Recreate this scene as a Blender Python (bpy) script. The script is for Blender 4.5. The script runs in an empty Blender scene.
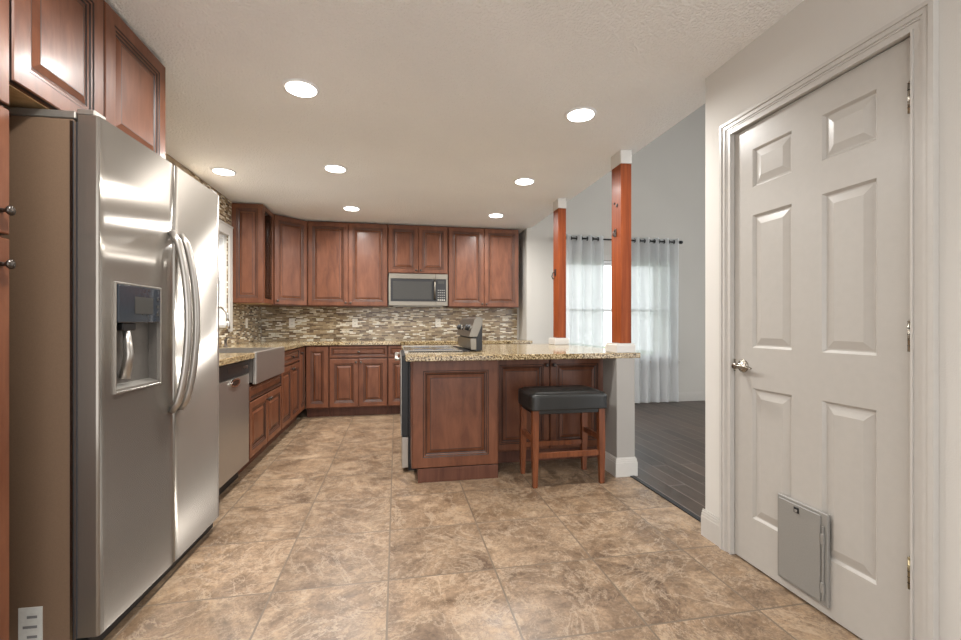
import bpy, bmesh, math, random
from mathutils import Vector, Matrix
random.seed(4)
C = bpy.context.scene.collection
SC = bpy.context.scene
PI = math.pi

# ------------------------------------------------------------------ camera, world, light, exposure
YAW = math.atan(84 / 443)
cam = bpy.data.cameras.new('camera'); cam.sensor_width = 36; cam.lens = 443 * 36 / 961
cam.shift_y = 4 / 961; cam.clip_start = 0.02
co = bpy.data.objects.new('camera', cam); C.objects.link(co)
co.location = (0, 0, 1.13); co.rotation_euler = (PI / 2, 0, -YAW); SC.camera = co

w = bpy.data.worlds.new('sky'); SC.world = w; w.use_nodes = True
nt = w.node_tree; bg = nt.nodes['Background']
tc = nt.nodes.new('ShaderNodeTexCoord'); sep = nt.nodes.new('ShaderNodeSeparateXYZ'); cr = nt.nodes.new('ShaderNodeValToRGB')
nt.links.new(tc.outputs['Generated'], sep.inputs[0]); nt.links.new(sep.outputs['Z'], cr.inputs[0]); nt.links.new(cr.outputs[0], bg.inputs[0])
cr.color_ramp.elements[0].position = 0.0; cr.color_ramp.elements[0].color = (0.93, 0.94, 0.95, 1)
cr.color_ramp.elements[1].position = 0.6; cr.color_ramp.elements[1].color = (1.0, 1.0, 1.0, 1)
bg.inputs[1].default_value = 2.1

SC.view_settings.view_transform = 'Standard'; SC.view_settings.look = 'None'
SC.view_settings.exposure = 0.68; SC.view_settings.gamma = 1.0; SC.view_settings.use_curve_mapping = False
LAMP_W = 14.5
LAMP_COL = (1.0, 0.985, 0.955)

# ------------------------------------------------------------------ materials
def newmat(name):
    m = bpy.data.materials.new(name); m.use_nodes = True
    return m, m.node_tree, m.node_tree.nodes['Principled BSDF']
def N(nt, t, **kw):
    n = nt.nodes.new('ShaderNode' + t)
    for k, v in kw.items(): setattr(n, k, v)
    return n
def coords(nt, scale=(1, 1, 1), kind='Object', rot=(0, 0, 0), loc=(0, 0, 0)):
    t = N(nt, 'TexCoord'); mp = N(nt, 'Mapping')
    mp.inputs['Scale'].default_value = scale; mp.inputs['Rotation'].default_value = rot; mp.inputs['Location'].default_value = loc
    nt.links.new(t.outputs[kind], mp.inputs[0]); return mp.outputs[0]
def ramp(nt, src, stops, interp='LINEAR'):
    r = N(nt, 'ValToRGB'); e = r.color_ramp; e.interpolation = interp
    while len(e.elements) < len(stops): e.elements.new(0.5)
    for el, (p, c) in zip(e.elements, stops): el.position = p; el.color = (*c, 1)
    nt.links.new(src, r.inputs[0]); return r.outputs[0]
def noise(nt, vec, scale, detail=3, rough=0.55, dist=0.0):
    n = N(nt, 'TexNoise'); n.inputs['Scale'].default_value = scale; n.inputs['Detail'].default_value = detail
    n.inputs['Roughness'].default_value = rough; n.inputs['Distortion'].default_value = dist
    nt.links.new(vec, n.inputs['Vector']); return n.outputs['Fac']
def bump(nt, b, src, strength, dist=0.01):
    n = N(nt, 'Bump'); n.inputs['Strength'].default_value = strength; n.inputs['Distance'].default_value = dist
    nt.links.new(src, n.inputs['Height']); nt.links.new(n.outputs[0], b.inputs['Normal'])
def mix(nt, a, b2, fac, mode='MIX'):
    m = N(nt, 'Mix', data_type='RGBA', blend_type=mode)
    for s, i in ((a, 6), (b2, 7)):
        if isinstance(s, tuple): m.inputs[i].default_value = (*s, 1)
        else: nt.links.new(s, m.inputs[i])
    if isinstance(fac, float): m.inputs[0].default_value = fac
    else: nt.links.new(fac, m.inputs[0])
    return m.outputs[2]
def plain(name, col, rough=0.5, metal=0.0, nscale=60, amt=0.06, bumpy=0.0):
    m, nt, b = newmat(name); v = coords(nt)
    n = noise(nt, v, nscale)
    nt.links.new(ramp(nt, n, [(0.3, tuple(c * (1 - amt) for c in col)), (0.7, tuple(min(1, c * (1 + amt)) for c in col))]), b.inputs['Base Color'])
    b.inputs['Roughness'].default_value = rough; b.inputs['Metallic'].default_value = metal
    if bumpy: bump(nt, b, n, bumpy, 0.002)
    return m
def wood(name, dark, mid, light, rough=0.3, grain=(14, 14, 1.4), coat=0.25, spec=0.3):
    m, nt, b = newmat(name); v = coords(nt, grain)
    n1 = noise(nt, v, 1.6, 5, 0.6, 0.6)
    v2 = coords(nt, (grain[0] * 7, grain[1] * 7, grain[2] * 2)); n2 = noise(nt, v2, 1.5, 3)
    c1 = ramp(nt, n1, [(0.28, dark), (0.5, mid), (0.75, light)])
    c2 = mix(nt, c1, ramp(nt, n2, [(0.3, (0.7, 0.7, 0.7)), (0.65, (1, 1, 1))]), 0.3, 'MULTIPLY')
    v3 = coords(nt, (1, 1, 1)); n3 = noise(nt, v3, 2.3, 2)
    c3 = mix(nt, c2, ramp(nt, n3, [(0.3, (0.82, 0.8, 0.8)), (0.7, (1.1, 1.08, 1.05))]), 0.6, 'MULTIPLY')
    nt.links.new(c3, b.inputs['Base Color']); b.inputs['Roughness'].default_value = rough
    b.inputs['Coat Weight'].default_value = coat; b.inputs['Specular IOR Level'].default_value = spec; b.inputs['Coat Roughness'].default_value = 0.18
    bump(nt, b, n2, 0.08, 0.002)
    return m
M = {}
M['cherry'] = wood('cherry_wood', (0.105, 0.035, 0.016), (0.155, 0.055, 0.026), (0.21, 0.08, 0.04), 0.42, (9, 9, 2.2), 0.14)
M['glaze'] = plain('dark_glaze', (0.016, 0.008, 0.006), 0.5)
M['kickwood'] = wood('cherry_toe_board', (0.085, 0.032, 0.02), (0.12, 0.047, 0.028), (0.15, 0.06, 0.038), 0.45, coat=0.05)
M['maple'] = wood('maple_interior', (0.5, 0.32, 0.16), (0.62, 0.42, 0.22), (0.7, 0.5, 0.28), 0.45, coat=0.05)
M['postwood'] = wood('stained_pine_post', (0.14, 0.028, 0.007), (0.22, 0.048, 0.012), (0.30, 0.076, 0.02), 0.45, (22, 22, 1.0), 0.03, 0.12)
M['stoolwood'] = wood('stool_wood', (0.11, 0.034, 0.014), (0.18, 0.057, 0.023), (0.25, 0.085, 0.036), 0.3, (22, 22, 2))
def brushed(name, col, rough, sc=(3, 3, 3), wob=0.0, an=0.0, metal=1.0):
    m, nt, b = newmat(name); v = coords(nt, sc); n = noise(nt, v, 30, 3)
    nt.links.new(ramp(nt, n, [(0.3, tuple(c * 0.93 for c in col)), (0.7, col)]), b.inputs['Base Color'])
    b.inputs['Metallic'].default_value = metal; b.inputs['Roughness'].default_value = rough
    if wob:
        n2 = noise(nt, coords(nt, (1, 1.6, 0.8)), 3.0, 1); bump(nt, b, n2, wob, 0.02)
    if an:
        b.inputs['Anisotropic'].default_value = an
        t = N(nt, 'CombineXYZ'); t.inputs[0].default_value = 0.032; t.inputs[1].default_value = 1.0; nt.links.new(t.outputs[0], b.inputs['Tangent'])
    return m
M['steel'] = brushed('stainless_steel', (0.42, 0.39, 0.355), 0.33, (20, 20, 0.6), 0.0, 0.0, 0.82)
M['mwsteel'] = brushed('warm_grey_stainless', (0.23, 0.205, 0.17), 0.36, (1, 20, 20))
M['fridgesteel'] = brushed('fridge_stainless', (0.255, 0.228, 0.197), 0.23, (20, 20, 0.5), 0.0, 0.85, 0.72)
M['nicheshade'] = plain('dispenser_niche_shaded_grey', (0.13, 0.118, 0.105), 0.35, 0.3)  # shade inside the recess is put into this darker grey
M['chrome'] = plain('polished_chrome', (0.75, 0.74, 0.72), 0.14, 1.0)
M['nickel'] = plain('satin_nickel', (0.36, 0.33, 0.28), 0.25, 1.0)
M['brass'] = plain('aged_brass', (0.30, 0.25, 0.15), 0.35, 1.0, 80, 0.25)
M['bronze'] = plain('dark_bronze', (0.10, 0.085, 0.075), 0.32, 0.9)
M['fridgeside'] = plain('fridge_side_paint', (0.18, 0.115, 0.072), 0.5, 0.0, 300, 0.08, 0.15)
M['fridgetrim'] = plain('fridge_trim_grey', (0.30, 0.28, 0.25), 0.4, 0.6)
M['black'] = plain('black_plastic', (0.008, 0.008, 0.009), 0.45)
M['gasket'] = plain('grey_gasket', (0.05, 0.05, 0.055), 0.6)
M['blackglass'] = plain('black_glass', (0.01, 0.01, 0.012), 0.06)
M['greyglass'] = plain('microwave_screen', (0.032, 0.030, 0.026), 0.5)
M['bluegrey'] = plain('dispenser_glass', (0.03, 0.036, 0.045), 0.08)
M['white'] = plain('white_gloss_paint', (0.43, 0.405, 0.37), 0.32, 0, 30, 0.02)
M['trimwhite'] = plain('white_trim_paint', (0.50, 0.475, 0.44), 0.35, 0, 30, 0.02)
M['vinyl'] = plain('window_vinyl', (0.8, 0.8, 0.8), 0.35, 0, 30, 0.02)
M['plate'] = plain('outlet_plastic', (0.72, 0.68, 0.6), 0.35)
M['petdoor'] = plain('pet_door_grey', (0.255, 0.245, 0.225), 0.45, 0.1, 200, 0.05, 0.1)
M['paper'] = plain('label_paper', (0.62, 0.62, 0.58), 0.6)
M['ink'] = plain('label_ink', (0.2, 0.2, 0.2), 0.6)
M['iron'] = plain('black_iron', (0.02, 0.02, 0.022), 0.4, 0.4)
M['leather'] = plain('black_leather', (0.016, 0.016, 0.015), 0.33, 0, 220, 0.3, 0.25)
def paint(name, col, bs=0.0, bscale=90, rough=0.75):
    m, nt, b = newmat(name); v = coords(nt)
    n = noise(nt, v, 1.2, 2)
    nt.links.new(ramp(nt, n, [(0.3, tuple(c * 0.97 for c in col)), (0.7, tuple(c * 1.02 for c in col))]), b.inputs['Base Color'])
    b.inputs['Roughness'].default_value = rough
    if bs:
        n2 = noise(nt, v, bscale, 2, 0.5)
        bump(nt, b, ramp(nt, n2, [(0.42, (0, 0, 0)), (0.6, (1, 1, 1))]), bs, 0.009)
    return m
M['wall'] = paint('greige_wall_paint', (0.60, 0.575, 0.535), 0.06, 200)
M['livingwall'] = paint('pale_grey_wall_paint', (0.50, 0.475, 0.435), 0.04, 200)
M['pillar'] = paint('pedestal_paint', (0.31, 0.29, 0.265), 0.05, 200)
M['ceiling'] = paint('knockdown_ceiling', (0.86, 0.85, 0.83), 0.5, 80, 0.9)

def floor_tiles():
    m, nt, b = newmat('stone_look_floor_tile')
    P = 0.48
    v = coords(nt, (1, 1, 1), 'Object', (0, 0, 0), (0.035 + 10 * P, -1.995 + 10 * P, 0))
    br = N(nt, 'TexBrick'); br.offset = 0; br.squash = 1
    nt.links.new(v, br.inputs['Vector']); br.inputs['Scale'].default_value = 1.0
    br.inputs['Brick Width'].default_value = P; br.inputs['Row Height'].default_value = P
    br.inputs['Mortar Size'].default_value = 0.0042; br.inputs['Mortar Smooth'].default_value = 0.1
    br.inputs['Color1'].default_value = (0, 0, 0, 1); br.inputs['Color2'].default_value = (1, 1, 1, 1)
    br.inputs['Mortar'].default_value = (0.5, 0.5, 0.5, 1); br.inputs['Bias'].default_value = 0.0
    # shift the veining from tile to tile
    vm = N(nt, 'VectorMath', operation='MULTIPLY_ADD'); nt.links.new(br.outputs['Color'], vm.inputs[0])
    vm.inputs[1].default_value = (7, 5, 3); nt.links.new(coords(nt), vm.inputs[2])
    n1 = noise(nt, vm.outputs[0], 3.6, 10, 0.72, 0.9)
    n2 = noise(nt, vm.outputs[0], 13, 8, 0.75, 0.4)
    n3 = noise(nt, vm.outputs[0], 75, 5, 0.75)
    c1 = ramp(nt, n1, [(0.34, (0.17, 0.108, 0.066)), (0.46, (0.27, 0.185, 0.118)), (0.55, (0.37, 0.262, 0.172)), (0.70, (0.50, 0.38, 0.26))])
    c2 = mix(nt, c1, ramp(nt, n2, [(0.34, (0.55, 0.5, 0.45)), (0.47, (0.95, 0.94, 0.92)), (0.64, (1.3, 1.27, 1.2))]), 0.75, 'MULTIPLY')
    c3 = mix(nt, c2, ramp(nt, n3, [(0.32, (0.62, 0.6, 0.57)), (0.62, (1.2, 1.2, 1.2))]), 0.7, 'MULTIPLY')
    def vein(scale, width, det=8):
        ab = N(nt, 'Math', operation='SUBTRACT'); ab.inputs[1].default_value = 0.5; nt.links.new(noise(nt, vm.outputs[0], scale, det, 0.7, 0.8), ab.inputs[0])
        ab2 = N(nt, 'Math', operation='ABSOLUTE'); nt.links.new(ab.outputs[0], ab2.inputs[0])
        return ramp(nt, ab2.outputs[0], [(0.0, (0.5,) * 3), (width, (0, 0, 0))])
    c4m = mix(nt, mix(nt, c3, (0.62, 0.50, 0.37), vein(3.0, 0.022)), (0.58, 0.46, 0.33), vein(8.5, 0.014))
    c4m = mix(nt, c4m, (0.13, 0.09, 0.06), vein(2.1, 0.008))
    tone = ramp(nt, br.outputs['Color'], [(0, (0.9, 0.89, 0.88)), (1, (1.08, 1.06, 1.04))])
    c5 = mix(nt, c4m, tone, 1.0, 'MULTIPLY')
    c5 = mix(nt, c5, (0.68, 0.665, 0.65), 1.0, 'MULTIPLY')
    c6 = mix(nt, c5, (0.15, 0.11, 0.075), br.outputs['Fac'])
    nt.links.new(c6, b.inputs['Base Color'])
    r = ramp(nt, n2, [(0.3, (0.30, 0.30, 0.30)), (0.7, (0.46, 0.46, 0.46))]); nt.links.new(r, b.inputs['Roughness'])
    inv = N(nt, 'Math', operation='SUBTRACT'); inv.inputs[0].default_value = 1; nt.links.new(br.outputs['Fac'], inv.inputs[1])
    ad = N(nt, 'Math', operation='MULTIPLY_ADD'); ad.inputs[1].default_value = 0.25; nt.links.new(n1, ad.inputs[0]); nt.links.new(inv.outputs[0], ad.inputs[2])
    bump(nt, b, ad.outputs[0], 0.35, 0.006)
    return m
M['tile'] = floor_tiles()
def planks():
    m, nt, b = newmat('dark_plank_floor')
    v = coords(nt, (1, 1, 1), 'Object', (0, 0, PI / 2), (5, 5, 0))
    br = N(nt, 'TexBrick'); br.offset = 0.37; nt.links.new(v, br.inputs['Vector']); br.inputs['Scale'].default_value = 1.0
    br.inputs['Brick Width'].default_value = 1.1; br.inputs['Row Height'].default_value = 0.125
    br.inputs['Mortar Size'].default_value = 0.004; br.inputs['Color1'].default_value = (0.032, 0.021, 0.015, 1)
    br.inputs['Color2'].default_value = (0.075, 0.050, 0.037, 1); br.inputs['Mortar'].default_value = (0.15, 0.12, 0.10, 1)  # joint colour lightened to paint in the highlights on plank bevels
    n = noise(nt, coords(nt, (30, 2, 1)), 2.0, 5)
    c = mix(nt, br.outputs['Color'], ramp(nt, n, [(0.3, (0.7, 0.7, 0.7)), (0.7, (1.3, 1.3, 1.3))]), 0.8, 'MULTIPLY')
    nt.links.new(c, b.inputs['Base Color']); b.inputs['Roughness'].default_value = 0.4
    inv = N(nt, 'Math', operation='SUBTRACT'); inv.inputs[0].default_value = 1; nt.links.new(br.outputs['Fac'], inv.inputs[1])
    bump(nt, b, inv.outputs[0], 0.5, 0.004)
    return m
M['planks'] = planks()
def granite():
    m, nt, b = newmat('speckled_gold_granite'); v = coords(nt)
    n1 = noise(nt, v, 85, 4, 0.7); n2 = noise(nt, v, 170, 3, 0.6); n3 = noise(nt, v, 14, 3)
    c = ramp(nt, n1, [(0.40, (0.025, 0.018, 0.012)), (0.45, (0.18, 0.115, 0.05)), (0.51, (0.38, 0.28, 0.15)), (0.6, (0.55, 0.45, 0.28)), (0.68, (0.68, 0.6, 0.45))])
    c2 = mix(nt, c, ramp(nt, n2, [(0.34, (0.12, 0.09, 0.06)), (0.44, (1, 1, 1))]), 0.8, 'MULTIPLY')
    c3 = mix(nt, c2, ramp(nt, n3, [(0.35, (0.62, 0.58, 0.5)), (0.6, (0.95, 0.93, 0.88))]), 0.7, 'MULTIPLY')
    nt.links.new(c3, b.inputs['Base Color']); b.inputs['Roughness'].default_value = 0.1
    return m
M['granite'] = granite()
def mosaic(name, rot, bw=0.085):
    m, nt, b = newmat(name); v = coords(nt, (1, 1, 1), 'Object', rot, (7, 7, 7))
    br = N(nt, 'TexBrick'); br.offset = 0.43; br.squash = 0.6; br.squash_frequency = 3
    nt.links.new(v, br.inputs['Vector']); br.inputs['Scale'].default_value = 1.0
    br.inputs['Brick Width'].default_value = bw; br.inputs['Row Height'].default_value = 0.0175
    br.inputs['Mortar Size'].default_value = 0.0016; br.inputs['Color1'].default_value = (0, 0, 0, 1); br.inputs['Color2'].default_value = (1, 1, 1, 1)
    br.inputs['Mortar'].default_value = (0.4, 0.4, 0.4, 1)
    c = ramp(nt, br.outputs['Color'], [(0.0, (0.12, 0.072, 0.038)), (0.14, (0.33, 0.235, 0.13)), (0.32, (0.20, 0.14, 0.078)), (0.46, (0.66, 0.58, 0.43)), (0.6, (0.30, 0.215, 0.125)), (0.74, (0.46, 0.36, 0.225)), (0.87, (0.80, 0.75, 0.62))], 'CONSTANT')
    n = noise(nt, coords(nt), 35, 3); c = mix(nt, c, ramp(nt, n, [(0.3, (0.8, 0.8, 0.8)), (0.7, (1.15, 1.15, 1.15))]), 0.7, 'MULTIPLY')
    c = mix(nt, c, (0.30, 0.24, 0.17), br.outputs['Fac'])
    nt.links.new(c, b.inputs['Base Color']); b.inputs['Roughness'].default_value = 0.18
    inv = N(nt, 'Math', operation='SUBTRACT'); inv.inputs[0].default_value = 1; nt.links.new(br.outputs['Fac'], inv.inputs[1])
    bump(nt, b, inv.outputs[0], 0.4, 0.003)
    return m
M['mosaicback'] = mosaic('strip_mosaic_back', (-PI / 2, 0, 0))
M['mosaicleft'] = mosaic('strip_mosaic_left', (-PI / 2, -PI / 2, 0), 0.085)
def emit(name, col, s):
    m, nt, b = newmat(name); e = N(nt, 'Emission'); e.inputs[0].default_value = (*col, 1); e.inputs[1].default_value = s
    nt.links.new(e.outputs[0], nt.nodes['Material Output'].inputs[0]); return m
M['lens'] = emit('lit_lamp_lens', (1.0, 0.96, 0.9), 9.0)
def glassmat():
    m, nt, b = newmat('clear_glass'); g = N(nt, 'BsdfGlossy'); g.inputs['Roughness'].default_value = 0.02
    t = N(nt, 'BsdfTransparent'); t.inputs[0].default_value = (0.93, 0.95, 0.95, 1)
    mx = N(nt, 'MixShader'); fr = N(nt, 'Fresnel'); fr.inputs[0].default_value = 1.45
    nt.links.new(fr.outputs[0], mx.inputs[0]); nt.links.new(t.outputs[0], mx.inputs[1]); nt.links.new(g.outputs[0], mx.inputs[2])
    nt.links.new(mx.outputs[0], nt.nodes['Material Output'].inputs[0]); return m
M['glass'] = glassmat()
def sheer():
    m, nt, b = newmat('sheer_white_fabric'); v = coords(nt, (400, 400, 400))
    d = N(nt, 'BsdfDiffuse'); d.inputs[0].default_value = (0.84, 0.84, 0.83, 1)
    t = N(nt, 'BsdfTranslucent'); t.inputs[0].default_value = (0.68, 0.71, 0.74, 1)
    tr = N(nt, 'BsdfTransparent'); m1 = N(nt, 'MixShader'); m1.inputs[0].default_value = 0.6
    m2 = N(nt, 'MixShader'); nt.links.new(ramp(nt, noise(nt, v, 1, 1), [(0.3, (0.06,) * 3), (0.7, (0.16,) * 3)]), m2.inputs[0])
    nt.links.new(d.outputs[0], m1.inputs[1]); nt.links.new(t.outputs[0], m1.inputs[2])
    nt.links.new(m1.outputs[0], m2.inputs[1]); nt.links.new(tr.outputs[0], m2.inputs[2])
    nt.links.new(m2.outputs[0], nt.nodes['Material Output'].inputs[0]); return m
M['sheer'] = sheer()
M['lawn'] = plain('lawn_grass', (0.22, 0.30, 0.16), 0.9, 0, 8, 0.3)
M['leaf'] = plain('shrub_leaf', (0.10, 0.16, 0.07), 0.8, 0, 8, 0.4)

# ------------------------------------------------------------------ mesh helpers
class MB:
    def __init__(s): s.bm = bmesh.new(); s.mats = []
    def mi(s, m):
        if m not in s.mats: s.mats.append(m)
        return s.mats.index(m)
    def merge(s, b2, m, smooth=False):
        k = s.mi(m); vm = {}
        for v in b2.verts: vm[v] = s.bm.verts.new(v.co)
        for f in b2.faces:
            try: nf = s.bm.faces.new([vm[v] for v in f.verts])
            except ValueError: continue
            nf.material_index = k; nf.smooth = smooth
        b2.free(); return s
    def box(s, x0, y0, z0, x1, y1, z1, m, bev=0.0, seg=1, smooth=False):
        b = bmesh.new()
        x0, x1 = sorted((x0, x1)); y0, y1 = sorted((y0, y1)); z0, z1 = sorted((z0, z1))
        bmesh.ops.create_cube(b, size=1, matrix=Matrix.Translation(((x0 + x1) / 2, (y0 + y1) / 2, (z0 + z1) / 2)) @ Matrix.Diagonal((x1 - x0, y1 - y0, z1 - z0, 1)))
        if bev: bmesh.ops.bevel(b, geom=b.edges[:], offset=bev, segments=seg, affect='EDGES', profile=0.5)
        return s.merge(b, m, smooth)
    def prism(s, pts, z0, z1, m, axis='z', smooth=False):
        """pts is a polygon; axis z: (x,y), axis y: (x,z) along y, axis x: (y,z) along x"""
        f = {'z': lambda p, t: (p[0], p[1], t), 'y': lambda p, t: (p[0], t, p[1]), 'x': lambda p, t: (t, p[0], p[1])}[axis]
        b = bmesh.new(); A = [b.verts.new(f(p, z0)) for p in pts]; B = [b.verts.new(f(p, z1)) for p in pts]; n = len(pts)
        b.faces.new(A[::-1]); b.faces.new(B)
        for i in range(n): b.faces.new((A[i], A[(i + 1) % n], B[(i + 1) % n], B[i]))
        bmesh.ops.recalc_face_normals(b, faces=b.faces[:])
        return s.merge(b, m, smooth)
    def lathe(s, prof, cx, cy, cz, m, axis='z', n=20):
        """prof: (radius, distance along axis)"""
        b = bmesh.new(); R = []
        for r, t in prof:
            ring = []
            for i in range(n):
                a = 2 * PI * i / n; u, v = max(r, 1e-5) * math.cos(a), max(r, 1e-5) * math.sin(a)
                p = {'z': (u, v, t), 'y': (u, t, v), 'x': (t, u, v)}[axis]
                ring.append(b.verts.new((cx + p[0], cy + p[1], cz + p[2])))
            R.append(ring)
        for A, B in zip(R, R[1:]):
            for i in range(n): b.faces.new((A[i], A[(i + 1) % n], B[(i + 1) % n], B[i]))
        b.faces.new(R[0][::-1]); b.faces.new(R[-1])
        bmesh.ops.recalc_face_normals(b, faces=b.faces[:])
        return s.merge(b, m, True)
    def tube(s, path, r, m, n=12, flat=1.0):
        b = bmesh.new(); R = []; P = [Vector(p) for p in path]
        up = Vector((0, 0, 1)); side = None
        for i, p in enumerate(P):
            d = (P[min(i + 1, len(P) - 1)] - P[max(i - 1, 0)]).normalized()
            if side is None: side = d.cross(up) if abs(d.dot(up)) < 0.95 else d.cross(Vector((1, 0, 0)))
            side = (side - d * side.dot(d)).normalized(); o2 = d.cross(side)
            rr = r[i] if isinstance(r, (list, tuple)) else r
            R.append([b.verts.new(p + (side * math.cos(2 * PI * k / n) + o2 * math.sin(2 * PI * k / n) * flat) * rr) for k in range(n)])
        for A, B in zip(R, R[1:]):
            for i in range(n): b.faces.new((A[i], A[(i + 1) % n], B[(i + 1) % n], B[i]))
        b.faces.new(R[0][::-1]); b.faces.new(R[-1])
        bmesh.ops.recalc_face_normals(b, faces=b.faces[:])
        return s.merge(b, m, True)
    def rings(s, x0, z0, x1, z1, prof, fill=None):
        """rectangular loops: prof = [(inset, y, material of the band that reaches this loop)]"""
        b = s.bm; prev = None
        for ins, y, m in prof:
            L = [b.verts.new(p) for p in ((x0 + ins, y, z0 + ins), (x1 - ins, y, z0 + ins), (x1 - ins, y, z1 - ins), (x0 + ins, y, z1 - ins))]
            if prev:
                for i in range(4):
                    f = b.faces.new((prev[i], prev[(i + 1) % 4], L[(i + 1) % 4], L[i])); f.material_index = s.mi(m)
            prev = L
        if fill: f = b.faces.new(prev); f.material_index = s.mi(fill)
        return s
    def quad(s, pts, m):
        f = s.bm.faces.new([s.bm.verts.new(p) for p in pts]); f.material_index = s.mi(m); return s
    def obj(s, name, parent=None, loc=None, rotz=None):
        me = bpy.data.meshes.new(name); s.bm.to_mesh(me); s.bm.free()
        for m in s.mats: me.materials.append(M[m])
        o = bpy.data.objects.new(name, me); C.objects.link(o)
        if parent: o.parent = parent
        if loc: o.location = loc
        if rotz is not None: o.rotation_euler = (0, 0, rotz)
        return o
def tag(o, label=None, cat=None, group=None, kind=None):
    for k, v in (('label', label), ('category', cat), ('group', group), ('kind', kind)):
        if v: o[k] = v
    return o
def thing(name, label, cat, loc=(0, 0, 0), rotz=0, group=None, kind=None):
    o = bpy.data.objects.new(name, None); C.objects.link(o); o.empty_display_size = 0.1
    o.location = loc; o.rotation_euler = (0, 0, rotz); return tag(o, label, cat, group, kind)
def struct(name, mb): return tag(mb.obj(name), kind='structure')
def copy_tree(o, parent=None):
    c = o.copy(); C.objects.link(c); c.parent = parent
    for ch in list(o.children): copy_tree(ch, c)
    return c

# ------------------------------------------------------------------ room shell
XL, YB, YV, XR, ZC, XE = -1.74, 6.22, 5.82, 1.62, 2.44, 1.80
Y0 = -1.6
struct('floor', MB().box(XL - 0.12, Y0, -0.1, 1.72, YB + 0.12, 0, 'tile'))
struct('floor_living', MB().box(1.72, Y0, -0.1, 6.2, YB + 0.12, -0.001, 'planks'))
struct('ceiling', MB().box(XL - 0.12, Y0, ZC, XE, YB + 0.12, ZC + 0.1, 'ceiling'))
struct('ceiling_living', MB().prism([(XE + 0.001, ZC + 0.02), (6.2, ZC + 3.3), (6.2, ZC + 3.4), (XE + 0.001, ZC + 0.12)], Y0, YB + 0.12, 'ceiling', 'y'))
# left wall with the window over the sink
LW = (3.80, 5.03, 1.12, 2.05)
mb = MB()
mb.box(XL - 0.12, Y0, 0.001, XL, LW[0], ZC, 'wall').box(XL - 0.12, LW[1], 0.001, XL, YB + 0.12, ZC, 'wall')
mb.box(XL - 0.12, LW[0], 0.001, XL, LW[1], LW[2], 'wall').box(XL - 0.12, LW[0], LW[3], XL, LW[1], ZC, 'wall')
struct('wall_left', mb)
struct('wall_back', MB().box(XL, YB, 0.001, 1.745, YB + 0.12, ZC, 'livingwall'))
WN = (2.22, 3.96, 0.62, 2.03)
mb = MB()
mb.box(1.745, YV, 0.001, WN[0], YV + 0.52, 6, 'livingwall').box(WN[1], YV, 0.001, 6.2, YV + 0.52, 6, 'livingwall')
mb.box(WN[0], YV, 0.001, WN[1], YV + 0.14, WN[2], 'livingwall').box(WN[0], YV, WN[3], WN[1], YV + 0.14, 6, 'livingwall')
struct('wall_living', mb)
struct('wall_living_right', MB().box(6.2, Y0, 0.001, 6.32, 1.0, 6, 'livingwall').box(6.2, 5.4, 0.001, 6.32, YV, 6, 'livingwall').box(6.2, 1.0, 3.4, 6.32, 5.4, 6, 'livingwall').box(6.2, 1.0, 0.001, 6.32, 5.4, 0.15, 'livingwall'))  # large opening added to let in more light, out of view
DY0, DY1, DZ = 1.127, 1.905, 2.062
mb = MB().box(XR, Y0, 0.001, XR + 0.12, DY0, ZC, 'wall').box(XR, DY1, 0.001, XR + 0.12, 2.10, ZC, 'wall').box(XR, DY0, DZ, XR + 0.12, DY1, ZC, 'wall')
struct('wall_right', mb)
struct('wall_closet', MB().box(XR + 0.125, DY0 - 0.1, 0.001, XR + 0.14, DY1 + 0.1, ZC, 'wall'))
struct('ground_outside', MB().box(-9, YB + 0.3, -0.5, 14, 40, -0.4, 'lawn'))

def casing(mb, side, a0, a1, b0, b1, wid=0.066):
    """door casing on the right wall: stepped profile around an opening (y a0..a1, z b0..b1)"""
    steps = [(0.0, 0.006, 0.016), (0.006, 0.026, 0.011), (0.026, 0.034, 0.014), (0.034, 0.052, 0.018), (0.052, wid, 0.023)]
    for i0, i1, t in steps:
        x = XR - t
        mb.box(x, a1 + i0, b0, XR - 0.0005, a1 + i1, b1 + i1, 'trimwhite')
        mb.box(x, a0 - i1, b0, XR - 0.0005, a0 - i0, b1 + i1, 'trimwhite')
        mb.box(x, a0 - i0, b1 + i0, XR - 0.0005, a1 + i0, b1 + i1, 'trimwhite')
mb = MB(); casing(mb, 0, DY0 + 0.002, DY1 - 0.002, 0.001, DZ - 0.004)
struct('trim_1', mb)
struct('trim_2', MB().box(1.700, 2.12, 0.0005, 1.735, 4.5, 0.007, 'black', 0.002))
def bb_profile(mb, x0, y0, x1, y1, nx, ny, h=0.14, m='trimwhite'):
    """baseboard on segment, growing towards (nx, ny)"""
    for z0, z1, t in ((0.001, h - 0.035, 0.015), (h - 0.035, h - 0.02, 0.012), (h - 0.02, h - 0.008, 0.009), (h - 0.008, h, 0.005)):
        mb.box(x0, y0, z0, x1 + nx * t if nx else x1, y1 + ny * t if ny else y1, z1, m)
mb = MB(); bb_profile(mb, XR - 0.0005, 1.974, XR - 0.0005, 2.115, -1, 0)
bb_profile(mb, XR, 2.1005, XR + 0.135, 2.1005, 0, 1); bb_profile(mb, XR + 0.1205, 1.2, XR + 0.1205, 2.115, 1, 0)
struct('baseboard_right', mb)
mb = MB(); bb_profile(mb, 1.80, YV - 0.0005, 6.18, YV - 0.0005, 0, -1, 0.13); struct('baseboard_living', mb)
mb = MB(); bb_profile(mb, XR - 0.0005, Y0, XR - 0.0005, DY0 - 0.07, -1, 0); struct('baseboard_near', mb)

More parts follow.
